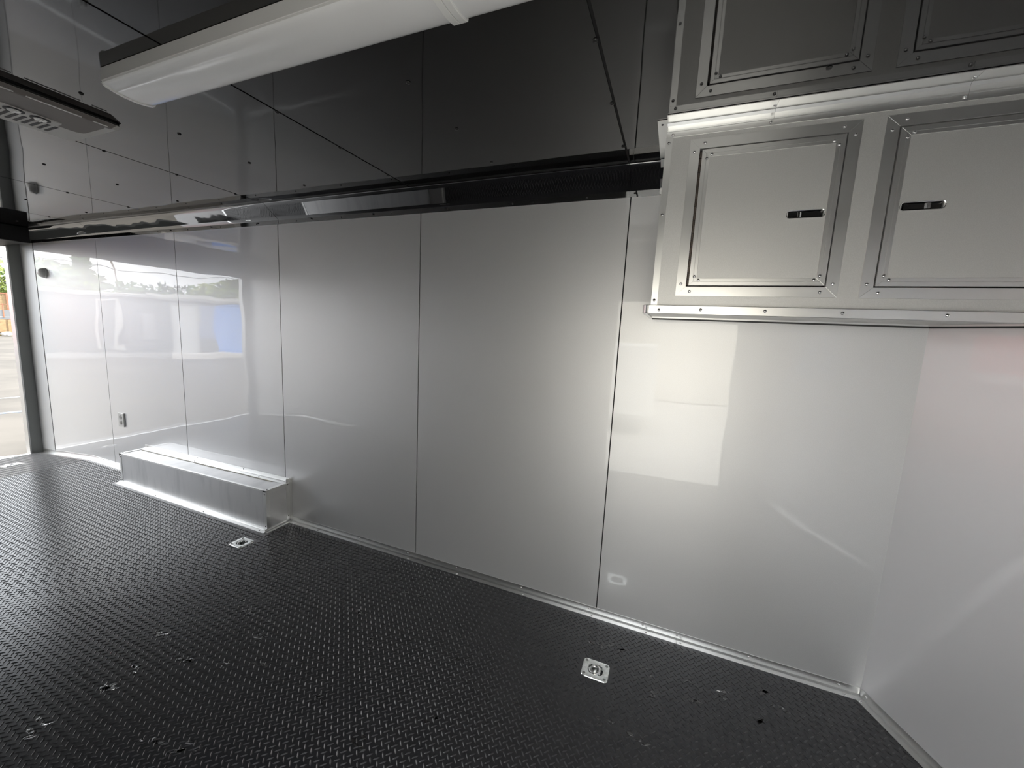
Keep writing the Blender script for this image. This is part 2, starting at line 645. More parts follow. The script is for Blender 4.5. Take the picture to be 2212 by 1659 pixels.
bb = struct(empty('baseboard_back', (0, 0, 0)))
bx = [-2.372, -1.30, -0.06, 0.42, XN - 0.004]
for a, b in zip(bx, bx[1:]):
    bm = nb()
    angle_run(bm, (a, 0, 0.0005), (b - 0.0008, 0, 0.0005), (0, -1, 0))
    obj('angle_strip', bm, 'alu', bb)
bm = nb()
angle_run(bm, (DT, 0, 0.0005), (-4.36, 0, 0.0005), (0, -1, 0))
obj('angle_strip', bm, 'alu', bb)
bm = nb()
angle_run(bm, (XR + 0.005, 0, floor_z(XR + 0.005) + 0.0005), (DT, 0, 0.0005), (0, -1, 0))
obj('angle_strip', bm, 'alu', bb)
for x in (-5.75, -5.1, -4.72, -4.42, -2.1, -1.7, -1.28, -0.9, -0.45, -0.04, 0.25, 0.42, 0.75, 1.11):
    z = floor_z(x)
    inst('screw', SCREW, (x, -0.0022, z + 0.026), bb, toward((0, -1, 0)))
    inst('screw', SCREW, (x + 0.02, -0.024, z + 0.0027), bb, toward((0, 0, 1)))
br = struct(empty('baseboard_right', (XN, 0, 0)))
nin = Vector((-ND.y, ND.x, 0)) * -1
nin = Vector((ND.y, -ND.x, 0))
for (p, q, nn) in ((Vector((XN - 0.001, 0, 0.0012)) + ND * 0.006, Vector((XT, YM, 0.0005)), nin),
                   (Vector((XT, YM, 0.0005)), Vector((XN, YO, 0.0005)), Vector((nin.x, -nin.y, 0)))):
    bm = nb()
    angle_run(bm, p, q, nn)
    obj('angle_strip', bm, 'alu2', br)
for t in (0.03, 0.32, 0.62):
    p = Vector((XN, 0, 0)) + ND * t
    inst('screw', SCREW, p + nin * 0.0022 + Vector((0, 0, 0.024)), br, toward(nin))
    inst('screw', SCREW, p + nin * 0.024 + Vector((0, 0, 0.0027)), br, toward((0, 0, 1)))
bf = struct(empty('baseboard_front', (0, YO, 0)))
for a, b in ((XR, DT), (DT, DX0 - 0.03), (DX1 + 0.03, XN)):
    bm = nb()
    angle_run(bm, (a, YO, floor_z(a) + 0.0005), (b, YO, floor_z(b) + 0.0005), (0, 1, 0))
    obj('angle_strip', bm, 'alu', bf)

# ------------------------------------------------------------------ rear opening
d1 = struct(empty('door_1', (XR, YM, floor_z(XR))))
for y0, y1, e in ((-0.088, 0.05, -0.088), (YO - 0.05, YO + 0.088, YO + 0.088)):
    bm = nb()
    box(bm, XR - 0.07, XR - 0.001, y0, y1, -0.16, H + 0.05)
    obj('jamb', bm, 'jamb', d1)
    bm = nb()
    s = -1 if y0 > -1 else 1
    box(bm, XR - 0.09, XR - 0.001, min(e, e + s * 0.012), max(e, e + s * 0.012), -0.16, H)
    obj('jamb_seal', bm, 'alu2', d1)
bm = nb()
box(bm, XR, -5.79, YO + 0.127, YC + 0.012, 2.192, H - 0.001)
obj('header', bm, 'matblack', d1, bevel=0.006, seg=2)
bm = nb()
box(bm, XR - 0.07, XR - 0.001, YO + 0.088, -0.088, 2.192, H + 0.05)
obj('header_beam', bm, 'matblack', d1)
bm = nb()
box(bm, XR - 0.02, XR + 0.03, YO + 0.10, -0.10, floor_z(XR) - 0.01, floor_z(XR) + 0.006)
obj('sill', bm, 'alu', d1)
bm = nb()
prism(bm, [(XR - 0.03, YO + 0.05, -0.115), (XR - 0.03, YO + 0.05, -0.15), (-8.45, YO + 0.05, GZ), (-8.50, YO + 0.05, GZ + 0.01), (-8.46, YO + 0.05, GZ + 0.045)], (0, 2.4, 0))
obj('ramp', bm, 'floor', d1)
for y0 in (YO + 0.05, -0.09):
    bm = nb()
    prism(bm, [(XR - 0.03, y0, -0.105), (XR - 0.03, y0, -0.115), (-8.46, y0, GZ + 0.045), (-8.46, y0, GZ + 0.056)], (0, 0.04, 0))
    obj('ramp_edge', bm, 'alu', d1)

# ------------------------------------------------------------------ overhead cabinet
YF = -0.435
CX0, CX1 = 0.165, 1.384
CB, CT = 1.688, H - 0.0015
cab = tag(empty('overhead_cabinet', (CX0, 0, 1.654)), 'long silver overhead cabinet with aluminium framed doors hung under the ceiling', 'cabinet')
OPEN = [(0.2815, 0.7130, 1.7575, 2.2410), (0.8395, 1.2680, 1.7565, 2.2415)]
FRW, FRT = 0.0345, 0.0022
bm = nb()
slab(bm, (CX0, CX1, CB, CT), OPEN, lambda u, v: (u, YF, v), (0, 0.02, 0))
obj('face_panel', bm, 'satin', cab)
bm = nb()
box(bm, CX0, CX0 + 0.012, YF + 0.02, -0.001, CB, CT)
obj('end_panel', bm, 'satin', cab)
bm = nb()
prism(bm, [(CX0 + 0.012, YF + 0.05, CB), (CX1 - 0.02, YF + 0.05, CB), (XN - 0.03, -0.001, CB), (CX0 + 0.012, -0.001, CB)], (0, 0, 0.46))
obj('carcass', bm, 'backing', cab)
bm = nb()
prism(bm, [(CX0 - 0.02, YF + 0.002, 1.664), (CX1, YF + 0.002, 1.664), (XN - 0.004, -0.001, 1.664), (CX0 - 0.02, -0.001, 1.664)], (0, 0, 0.024))
obj('bottom_panel', bm, 'satin', cab)


def mitred(parent, nm, u0, u1, v0, v1, wd, y, th, m, mv, ridge=False):
    """four flat strips with 45 degree mitres round an outer rectangle"""
    a = [(u0, v0), (u1, v0), (u1, v1), (u0, v1)]
    b = [(u0 + wd, v0 + wd), (u1 - wd, v0 + wd), (u1 - wd, v1 - wd), (u0 + wd, v1 - wd)]
    g = 0.0004
    for i in range(4):
        j = (i + 1) % 4
        bm = nb()
        prism(bm, [(a[i][0], y, a[i][1]), (a[j][0], y, a[j][1]), (b[j][0], y, b[j][1]), (b[i][0], y, b[i][1])], (0, -th, 0))
        if ridge:
            t0, t1_ = 0.52, 0.60
            q = [tuple(a[i][k] + (b[i][k] - a[i][k]) * t for k in (0, 1)) for t in (t0, t1_)]
            r = [tuple(a[j][k] + (b[j][k] - a[j][k]) * t for k in (0, 1)) for t in (t0, t1_)]
            prism(bm, [(q[0][0], y - th, q[0][1]), (r[0][0], y - th, r[0][1]), (r[1][0], y - th, r[1][1]), (q[1][0], y - th, q[1][1])], (0, -0.0012, 0))
        obj(nm, bm, m if i % 2 == 0 else mv, parent, bevel=0.0005)


LATCH = [(0.5710, 0.6825, 1.9830, 2.0105), (0.8700, 0.9815, 1.9895, 2.0165)]
for k, (u0, u1, v0, v1) in enumerate(OPEN):
    mitred(cab, 'frame_strip', u0 - FRW, u1 + FRW, v0 - FRW, v1 + FRW, FRW, YF, FRT, 'alu', 'alu2')
    for (sx, sz) in ((0, 0), (1, 0), (1, 1), (0, 1)):
        uu, vv = (u1, v1) if False else ((u0 if sx == 0 else u1), (v0 if sz == 0 else v1))
        dx, dz = (-1 if sx == 0 else 1), (-1 if sz == 0 else 1)
        inst('screw', SCREW, (uu + dx * 0.018, YF - FRT, vv - dz * 0.010), cab, toward((0, -1, 0)))
        inst('screw', SCREW, (uu - dx * 0.014, YF - FRT, vv + dz * 0.018), cab, toward((0, -1, 0)))
    gap = 0.0042
    e0, e1, f0, f1 = u0 + gap, u1 - gap, v0 + gap, v1 - gap
    if k == 0:
        e0 += 0.004
    else:
        e1 -= 0.004
    lx0, lx1, lz0, lz1 = LATCH[k]
    bm = nb()
    slab(bm, (e0, e1, f0, f1), [(lx0 + 0.006, lx1 - 0.006, lz0 + 0.003, lz1 - 0.003)], lambda u, v: (u, YF - 0.001, v), (0, 0.018, 0))
    door = obj('door', bm, 'satin', cab)
    mitred(door, 'door_trim', e0, e1, f0, f1, 0.0255, YF - 0.001, 0.0022, 'alu', 'alu2', ridge=True)
    for sx in (0, 1):
        for sz in (0, 1):
            uu, vv = (e0, e1)[sx], (f0, f1)[sz]
            dx, dz = (1, -1)[sx], (1, -1)[sz]
            inst('screw', SCREW, (uu + dx * 0.017, YF - 0.0034, vv + dz * 0.032), door, toward((0, -1, 0)))
            inst('screw', SCREW, (uu + dx * 0.032, YF - 0.0034, vv + dz * 0.019), door, toward((0, -1, 0)))
    # piano hinge in the gap
    hx = (u0 + 0.0042) if k == 0 else (u1 - 0.0042)
    bm = nb()
    zz = v0 + 0.004
    while zz < v1 - 0.01:
        tube(bm, (hx, YF - 0.001, zz), (hx, YF - 0.001, zz + 0.0215), 0.0034, 8)
        zz += 0.0235
    obj('hinge', bm, 'hinge', door)
    # recessed slam latch: rim, cup, paddle
    rr = (lz1 - lz0) / 2
    zc = (lz0 + lz1) / 2
    out, inn = [], []
    for side, cx in ((1, lx1 - rr), (-1, lx0 + rr)):
        for q in range(9):
            a = -math.pi / 2 + math.pi * q / 8
            ca, sa = math.cos(a) * side, math.sin(a) * side
            out.append((cx + ca * rr * 0.75 + side * 0.25 * rr, zc + sa * rr))
            inn.append((cx + ca * (rr * 0.75 - 0.003) + side * 0.25 * rr, zc + sa * (rr - 0.003)))
    bm = nb()
    yo = YF - 0.001
    ro = [bm.verts.new((a, yo, b)) for a, b in out]
    rt = [bm.verts.new((a + (c - a) * 0.4, yo - 0.0032, b + (d - b) * 0.4)) for (a, b), (c, d) in zip(out, inn)]
    ri = [bm.verts.new((a, yo - 0.0022, b)) for a, b in inn]
    rd = [bm.verts.new((a, yo + 0.010, b)) for a, b in inn]
    n = len(out)
    for A, B in ((ro, rt), (rt, ri), (ri, rd)):
        for q in range(n):
            bm.faces.new((A[q], A[(q + 1) % n], B[(q + 1) % n], B[q]))
    obj('latch_rim', bm, 'chrome', door, smooth=True)
    bm = nb()
    prism(bm, [(a, yo + 0.0095, b) for a, b in inn], (0, 0.003, 0))
    obj('latch_cup', bm, 'cup', door)
    pl = nb()
    if k == 0:
        p0, p1, px0, px1 = lx0 + 0.046, lx1 - 0.013, lx0 + 0.033, lx0 + 0.046
    else:
        p0, p1, px0, px1 = lx0 + 0.012, lx1 - 0.050, lx1 - 0.050, lx1 - 0.036
    box(pl, min(p0, px0), max(p1, px1), yo + 0.003, yo + 0.009, zc - rr + 0.0045, zc + rr - 0.0045)
    obj('latch_paddle', pl, 'cup', door, bevel=0.001)
    pl = nb()
    prism(pl, [(px0, yo + 0.003, zc - rr + 0.005), (px1, yo + 0.003, zc - rr + 0.005), (px1 - (0.006 if k == 0 else 0), yo - 0.0015, zc - rr + 0.005), (px0 + (0 if k == 0 else 0.006), yo - 0.0015, zc - rr + 0.005)], (0, 0, 2 * rr - 0.010))
    obj('latch_tab', pl, 'chrome', door, bevel=0.0006)

# edge trims of the cabinet
cuts = [CX0 - 0.002, 0.50, 0.985, CX1]
for a, b in zip(cuts, cuts[1:]):
    bm = nb()
    th = 0.002
    sec = [(YF, 2.291), (YF - th, 2.291), (YF - th, 2.309), (YF - th - 0.001, 2.310), (YF - th - 0.001, 2.314), (YF - th, 2.315), (YF - th, CT - 0.012), (YF - 0.008, CT - 0.004), (YF - 0.060, CT - 0.0025), (YF - 0.060, CT), (YF, CT)]
    prism(bm, [(a + 0.0004, y, z) for y, z in sec], (b - a - 0.0008, 0, 0))
    obj('top_angle', bm, 'alu', cab)
    inst('screw', SCREW, (b - 0.008, YF - th, 2.300), cab, toward((0, -1, 0)))
    inst('screw', SCREW, (b - 0.006, YF - 0.028, CT - 0.0028), cab, toward((0, 0, -1)))
    if a < 0.3:
        inst('screw', SCREW, (a + 0.022, YF - th, 2.299), cab, toward((0, -1, 0)))
bm = nb()
prism(bm, [(CX0, y, z) for y, z in ((0, 2.31), (0, CT), (YF - 0.002, CT), (YF - 0.002, 2.31))], (-0.002, 0, 0))
prism(bm, [(CX0, YF - 0.03, CT), (CX0 - 0.036, YF - 0.03, CT), (CX0 - 0.036, YC - 0.01, CT), (CX0, YC - 0.01, CT)], (0, 0, -0.002))
for q0, q1 in (((YC - 0.010, H - 0.006), (-0.070, H - 0.024)), ((-0.070, H - 0.024), (-0.012, ZT + 0.030)), ((-0.012, ZT + 0.030), (-0.008, ZT + 0.002))):
    prism(bm, [(CX0, q0[0], q0[1]), (CX0 - 0.034, q0[0], q0[1]), (CX0 - 0.034, q1[0], q1[1]), (CX0, q1[0], q1[1])], (0, -0.0015, -0.001))
obj('side_angle', bm, 'alu2', cab)
inst('screw', SCREWS, (CX0 - 0.02, YF + 0.0, CT - 0.002), cab, toward((0, 0, -1)))
bm = nb()
prism(bm, [(CX0 - 0.002, YF - 0.002, z) for z in ()] or [(CX0 - 0.002, YF - 0.002, CB), (CX0 + 0.021, YF - 0.002, CB), (CX0 + 0.021, YF, CB), (CX0, YF, CB), (CX0, YF + 0.03, CB), (CX0 - 0.002, YF + 0.03, CB)], (0, 0, 2.2905 - CB))
obj('corner_angle', bm, 'alu2', cab)
for z in (2.272, 2.02, 1.706):
    inst('screw', SCREW, (CX0 + 0.009, YF - 0.002, z), cab, toward((0, -1, 0)))
# rounded lip along the bottom edge, wrapping the left end
bm = nb()
LZ0, LZ1 = 1.6545, 1.6865
lip = []
R_ = 0.024
for q in range(7):
    a = math.pi / 2 * q / 6
    lip.append((0.1345 + R_ - R_ * math.cos(a), YF - 0.018 + R_ - R_ * math.sin(a)))
lip = [(0.1345, -0.001)] + lip + [(CX1 + 0.006, YF - 0.018), (CX1, YF + 0.004), (CX0 + 0.004, YF + 0.004), (CX0 - 0.016, YF + 0.03), (CX0 - 0.016, -0.001)]
prism(bm, [(x, y, LZ0) for x, y in lip], (0, 0, LZ1 - LZ0))
obj('bottom_lip', bm, 'alu', cab, bevel=0.0015)
for x in (0.195, 0.34, 0.545, 0.765, 1.025, 1.28):
    inst('screw', SCREW, (x, YF - 0.018, 1.672 if x != 0.195 else 1.668), cab, toward((0, -1, 0)))
bm = nb()
prism(bm, [(CX0 - 0.02, -0.001, 1.6565), (CX0 - 0.02, -0.018, 1.6565), (XN + 0.0, -0.018, 1.6565), (XN - 0.004, -0.001, 1.6565)], (0, 0, 0.007))
obj('under_angle', bm, 'alu2', cab)
bm = nb()
pa = Vector((XN + 0.002, -0.006, 1.6565))
pb = pa + ND * 0.455
prism(bm, [pa, pb, pb + nin * 0.018, pa + nin * 0.018], (0, 0, 0.007))
obj('under_angle', bm, 'alu2', cab)

bm = nb()
prism(bm, [(CX0 - 0.015, -0.0008, 1.6495), (CX0 - 0.015, -0.010, 1.6495), (XN - 0.004, -0.010, 1.6495), (XN, -0.0008, 1.6495)], (0, 0, 0.007))
obj('under_flange', bm, 'jambd', cab)  # wall flange coloured dark for the floor it would reflect
bm = nb()
pa = Vector((XN + 0.001, -0.002, 1.6495))
pb = pa + ND * 0.455
prism(bm, [pa, pb, pb + nin * 0.010, pa + nin * 0.010], (0, 0, 0.007))
obj('under_flange', bm, 'jambd', cab)

# ------------------------------------------------------------------ ceiling light
LY0, LY1 = -1.302, -1.158
LX = (-1.545, -0.290, 0.965)
li = tag(empty('ceiling_light', (LX[1], (LY0 + LY1) / 2, H)), 'long white fluorescent ceiling light with curved plastic lens on the black ceiling', 'ceiling light')
bm = nb()
prism(bm, [(LX[0], LY0, H - 0.0005), (LX[0], LY0 - 0.002, H - 0.040), (LX[0], LY0 + 0.008, H - 0.043), (LX[0], LY1 - 0.008, H - 0.043), (LX[0], LY1 + 0.002, H - 0.040), (LX[0], LY1, H - 0.0005)], (LX[2] - LX[0], 0, 0))
obj('housing', bm, 'housing', li, bevel=0.001)


def lens_section(grow=0.0):
    pts = [(LY0 + 0.003 - grow, -0.0425), (LY0 + 0.005 - grow, -0.046 - grow)]
    for i in range(0, 15):
        t = -1 + 2 * i / 14
        pts.append(((LY0 + LY1) / 2 + t * (0.062 + grow), -0.0595 - grow + 0.0095 * abs(t) ** 2.2))
    pts += [(LY1 - 0.005 + grow, -0.046 - grow), (LY1 - 0.003 + grow, -0.0425)]
    return [(y, H + z) for y, z in pts]


for a, b in ((LX[0] + 0.006, LX[1]), (LX[1], LX[2] - 0.006)):
    bm = nb()
    prism(bm, [(a, y, z) for y, z in lens_section()], (b - a, 0, 0))
    obj('lens', bm, 'lens', li, smooth=True)
for x0, x1, nm, gr in ((LX[0] - 0.002, LX[0] + 0.0065, 'end_cap', 0.003), (LX[2] - 0.0065, LX[2] + 0.002, 'end_cap', 0.003)):
    bm = nb()
    prism(bm, [(x0, y, z) for y, z in lens_section(gr)], (x1 - x0, 0, 0))
    obj(nm, bm, 'white', li)
for x0, x1 in ((LX[1] - 0.019, LX[1] - 0.0006), (LX[1] + 0.0006, LX[1] + 0.019)):
    bm = nb()
    prism(bm, [(x0, y, z) for y, z in lens_section(0.0045)], (x1 - x0, 0, 0))
    obj('joint_strap', bm, 'white', li, bevel=0.0012)

# ------------------------------------------------------------------ roof air conditioner (inside panel)
AX0, AX1, AY0, AY1 = -2.415, -1.990, -1.560, -1.049
ac = tag(empty('air_conditioner_panel', ((AX0 + AX1) / 2, (AY0 + AY1) / 2, H)), 'pale grey ceiling air conditioner panel with slotted vents and two dials', 'air conditioner')
ZR, Z1 = H - 0.009, H - 0.0276


def rrect(x0, x1, y0, y1, r, z, n=4):
    out = []
    for cx, cy, a0 in ((x1 - r, y1 - r, 0), (x0 + r, y1 - r, 90), (x0 + r, y0 + r, 180), (x1 - r, y0 + r, 270)):
        for i in range(n + 1):
            a = math.radians(a0 + 90 * i / n)
            out.append((cx + r * math.cos(a), cy + r * math.sin(a), z))
    return out


def loft(bm, rings, cap0=True, cap1=True):
    vs = [[bm.verts.new(p) for p in r] for r in rings]
    n = len(rings[0])
    for a, b in zip(vs, vs[1:]):
        for i in range(n):
            bm.faces.new((a[i], a[(i + 1) % n], b[(i + 1) % n], b[i]))
    if cap0:
        bm.faces.new(vs[0][::-1])
    if cap1:
        bm.faces.new(vs[-1])


bm = nb()
loft(bm, [rrect(AX0 + 0.004, AX1 - 0.004, AY0 + 0.004, AY1 - 0.004, 0.022, H - 0.0005), rrect(AX0 + 0.004, AX1 - 0.004, AY0 + 0.004, AY1 - 0.004, 0.022, ZR)])
obj('shadow_gap', bm, 'dark', ac)  # dark band drawn in for the shadow gap at the ceiling
bm = nb()
loft(bm, [rrect(AX0, AX1, AY0, AY1, 0.022, ZR), rrect(AX0, AX1, AY0, AY1, 0.022, ZR - 0.002),
          rrect(AX0 + 0.058, AX1 - 0.001, AY0 + 0.03, AY1 - 0.022, 0.022, Z1)])
obj('frame', bm, 'acframe', ac)
bm = nb()
prism(bm, [(AX1 + 0.0006, AY0 + 0.02, ZR - 0.001), (AX1 - 0.0004, AY0 + 0.04, Z1 - 0.001), (AX1 - 0.0004, AY1 - 0.040, Z1 - 0.001), (AX1 + 0.0006, AY1 - 0.022, ZR - 0.001)], (-0.0124, 0, -0.0012))
obj('shaded_lip', bm, 'acgrille', ac)  # shade on the frame's front slope, put in with the filter brown
bm = nb()
loft(bm, [rrect(-2.199, AX1 - 0.004, AY0 + 0.045, -1.098, 0.03, Z1 + 0.001), rrect(-2.197, AX1 - 0.006, AY0 + 0.047, -1.100, 0.03, Z1 - 0.002)])
obj('filter_grille', bm, 'acgrille', ac)
for y0, y1 in ((-1.150, -1.105), (-1.328, -1.183), (-1.50, -1.358)):
    bm = nb()
    box(bm, -1.983, -1.9785, y0, y1, Z1 - 0.0040, Z1 - 0.001)
    obj('grille_clip', bm, 'white', ac)
bm = nb()
loft(bm, [rrect(-2.201, -2.143, -1.50, -1.176, 0.008, Z1 + 0.001), rrect(-2.199, -2.145, -1.498, -1.178, 0.008, Z1 - 0.006)])
obj('control_plate', bm, 'acframe', ac)
for yk in (-1.231, -1.300):
    bm = nb()
    lathe(bm, [(0.028, 0), (0.028, 0.002), (0.023, 0.003), (0.023, 0.0025), (0, 0.0025)], (-2.171, yk, Z1 - 0.006), (0, 0, -1), 20)
    kn = obj('dial', bm, 'slot', ac)
    bm = nb()
    lathe(bm, [(0.019, 0.002), (0.017, 0.005), (0, 0.0055)], (-2.171, yk, Z1 - 0.006), (0, 0, -1), 18)
    box(bm, -2.187, -2.155, yk - 0.004, yk + 0.004, Z1 - 0.014, Z1 - 0.011)
    obj('knob', bm, 'white', kn)
for i in range(14):
    y = -1.172 - i * 0.0218
    bm = nb()
    prism(bm, [(-2.318, y, Z1 + 0.002), (-2.222, y, Z1 + 0.002), (-2.222, y + 0.0105, Z1 + 0.002), (-2.318, y + 0.0105, Z1 + 0.002)], (0, 0, -0.003))
    obj('vent_slot', bm, 'slot', ac)

# ------------------------------------------------------------------ wheel box
WX0, WX1, WY = -4.318, -2.395, -0.195
zl, zr = 0.280, 0.311


def wz(x):
    return zl + (zr - zl) * (x - WX0) / (WX1 - WX0)


wbx = tag(empty('wheel_box', ((WX0 + WX1) / 2, -0.1, 0)), 'low silver wheel box with aluminium edge angles at the foot of the wall', 'wheel box')
bm = nb()
prism(bm, [(WX0, WY, 0.001), (WX1, WY, 0.001), (WX1, WY, zr), (WX0, WY, zl)], (0, 0.003, 0))
obj('front_panel', bm, 'dirty', wbx)
bm = nb()
prism(bm, [(WX0, WY + 0.003, zl - 0.003), (WX0, -0.0015, zl - 0.003), (WX0, -0.0015, zl), (WX0, WY + 0.003, zl)], (WX1 - WX0, 0, 0))
for v in bm.verts:
    if v.co.x > -3:
        v.co.z += zr - zl
obj('top_panel', bm, 'dirty', wbx)
for xx, s in ((WX1 - 0.003, zr), (WX0, zl)):
    bm = nb()
    box(bm, xx, xx + 0.003, WY + 0.003, -0.0015, 0.001, s - 0.003)
    obj('end_panel', bm, 'silver', wbx)
# floor flange angles
bm = nb()
angle_run(bm, (WX0 - 0.04, WY, 0.0005), (WX1 + 0.003, WY, 0.0005), (0, -1, 0), 0.020, 0.036)
obj('floor_angle', bm, 'alu', wbx)
bm = nb()
angle_run(bm, (WX1, WY - 0.02, 0.0005), (WX1, -0.003, 0.0005), (1, 0, 0), 0.020, 0.030)
obj('floor_angle', bm, 'alu2', wbx)
# upright corner angles
for x, s, ww in ((WX1, 1, 0.028), (WX0, -1, 0.028)):
    z1 = wz(x) + 0.002
    bm = nb()
    sx = -s
    prism(bm, [(x + s * 0.002, WY - 0.002, 0.012), (x + sx * ww, WY - 0.002, 0.012), (x + sx * ww, WY, 0.012), (x, WY, 0.012), (x, WY + ww, 0.012), (x + s * 0.002, WY + ww, 0.012)], (0, 0, z1 - 0.012))
    obj('corner_angle', bm, 'alu2', wbx)
    for z in (0.035, z1 - 0.03):
        inst('screw', SCREWS, (x + sx * 0.014, WY - 0.002, z), wbx, toward((0, -1, 0)))
# top front edge
bm = nb()
prism(bm, [(WX0, WY - 0.002, zl - 0.010), (WX0, WY, zl - 0.010), (WX0, WY, zl), (WX0, WY + 0.014, zl), (WX0, WY + 0.014, zl + 0.002), (WX0, WY - 0.002, zl + 0.002)], (WX1 - WX0, 0, 0))
for v in bm.verts:
    if v.co.x > -3:
        v.co.z += zr - zl
obj('edge_angle', bm, 'alu', wbx)
# across both ends of the top
for x, s in ((WX1, 1), (WX0, -1)):
    z = wz(x)
    bm = nb()
    prism(bm, [(x + s * 0.0032, WY - 0.0032, z - 0.026), (x + s * 0.0032, WY - 0.0032, z + 0.0036), (x - s * 0.028, WY - 0.0032, z + 0.0036), (x - s * 0.028, WY - 0.0032, z + 0.0006), (x + s * 0.0008, WY - 0.0032, z + 0.0006), (x + s * 0.0008, WY - 0.0032, z - 0.026)], (0, -WY - 0.003, 0))
    obj('edge_angle', bm, 'alu2', wbx)
    inst('screw', SCREWS, (x - s * 0.014, WY + 0.02, z + 0.0036), wbx, toward((0, 0, 1)))
# long angle where the top meets the wall
bm = nb()
sec = [(0.0, 0.0), (-0.044, 0.0), (-0.044, 0.0022), (-0.008, 0.0022), (-0.0045, 0.006), (-0.0022, 0.034), (0.0, 0.034)]
prism(bm, [(WX0 - 0.002, y - 0.0012, zl + z + 0.001) for y, z in sec], (WX1 + 0.012 - WX0, 0, 0))
for v in bm.verts:
    if v.co.x > -3:
        v.co.z += zr - zl
obj('wall_angle', bm, 'alu', wbx)
for x in (-4.27, -3.52, -2.92, -2.42):
    inst('screw', SCREWS, (x, -0.0038, wz(x) + 0.024), wbx, toward((0, -1, 0)))
for x in (-3.52, -4.0, -2.7):
    inst('screw', SCREWS, (x, -0.030, wz(x) + 0.0032), wbx, toward((0, 0, 1)))
bm = nb()
rs = random.Random(5)
prev = None
x = WX0 + 0.05
while x < WX1 - 0.1:
    c = Vector((x, -0.048 - rs.uniform(0, 0.005), wz(x) + 0.0008))
    if prev is not None:
        tube(bm, prev, c, 0.0032 + rs.uniform(0, 0.0018), 6)
    prev = c
    x += 0.06
obj('sealant_bead', bm, 'sealant', wbx, smooth=True)
# upright angle on the wall at the near end
bm = nb()
prism(bm, [(WX1 + 0.0005, -0.0012, 0.02), (WX1 + 0.024, -0.0012, 0.02), (WX1 + 0.024, -0.0036, 0.02), (WX1 + 0.003, -0.0036, 0.02), (WX1 + 0.003, -0.034, 0.02), (WX1 + 0.0005, -0.034, 0.02)], (0, 0, zr + 0.034 - 0.02))
obj('wall_angle', bm, 'alu2', wbx)
for z in (0.05, 0.30):
    inst('screw', SCREWS, (WX1 + 0.003, -0.02, z), wbx, toward((1, 0, 0)))
for x in (-4.33, -3.75, -3.1, -2.45):
    inst('screw', SCREWS, (x, WY - 0.022, 0.0027), wbx, toward((0, 0, 1)))

# ------------------------------------------------------------------ recessed tie-downs
GRP = 'recessed tie-downs in the floor'


def make_tie():
    root = empty('tie_down', (TD[0][0], TD[0][1], 0.0))
    cx, cy = TD[0]
    bm = nb()
    o_ = rrect(cx - TW, cx + TW, cy - TL, cy + TL, 0.018, 0.0008, 5)
    t_ = rrect(cx - TW + 0.002, cx + TW - 0.002, cy - TL + 0.002, cy + TL - 0.002, 0.017, 0.0038, 5)
    e_ = rrect(cx - TW + 0.009, cx + TW - 0.009, cy - TL + 0.009, cy + TL - 0.009, 0.014, 0.0045, 5)
    i_ = rrect(cx - 0.035, cx + 0.035, cy - 0.030, cy + 0.030, 0.022, 0.0034, 5)
    d_ = rrect(cx - 0.031, cx + 0.031, cy - 0.026, cy + 0.026, 0.022, -0.012, 5)
    loft(bm, [o_, t_, e_, i_, d_], cap0=False, cap1=False)
    obj('plate', bm, 'zinc', root, smooth=True)
    bm = nb()
    b_ = rrect(cx - 0.018, cx + 0.018, cy - 0.015, cy + 0.015, 0.013, -0.020, 5)
    loft(bm, [d_, b_], cap0=False, cap1=True)
    obj('bowl', bm, 'zinc', root, smooth=True)
    bm = nb()
    torus(bm, (cx - 0.004, cy, 0.000), (0.94, 0, 0.22), (0, 1, 0), 0.0235, 0.0042, n=26, m=8)
    obj('ring', bm, 'screw', root, smooth=True)
    bm = nb()
    box(bm, cx + 0.014, cx + 0.024, cy - 0.020, cy + 0.020, -0.008, 0.0042)
    obj('ring_clamp', bm, 'zinc', root, bevel=0.002)
    bm = nb()
    box(bm, cx + 0.0245, cx + 0.033, cy - 0.018, cy + 0.018, -0.013, -0.006)
    obj('slot', bm, 'slot', root)
    for sx in (-1, 1):
        for sy in (-1, 1):
            bm = nb()
            lathe(bm, [(0.0072, 0), (0.0068, 0.0012), (0.004, 0.0018), (0.0035, 0.0008), (0, 0.0008)], (cx + sx * 0.047, cy + sy * 0.039, 0.0040), (0, 0, 1), 12)
            obj('bolt', bm, 'jamb', root)
    return root


ta = tag(make_tie(), 'square zinc floor tie-down nearest the nose wall, ring leaning in its recess', 'tie-down', GRP)
tb = tag(copy_tree(ta), 'zinc floor tie-down in front of the near end of the wheel box', 'tie-down', GRP)
tb.location = (TD[1][0], TD[1][1], 0)
tb.rotation_euler = (0, 0, math.pi)
tcx = tag(copy_tree(ta), 'zinc floor tie-down by the rear doorway sill, at the left edge', 'tie-down', GRP)
tcx.location = (TD[2][0], TD[2][1], floor_z(TD[2][0]))
tcx.rotation_euler = (0, -0.088, 0)

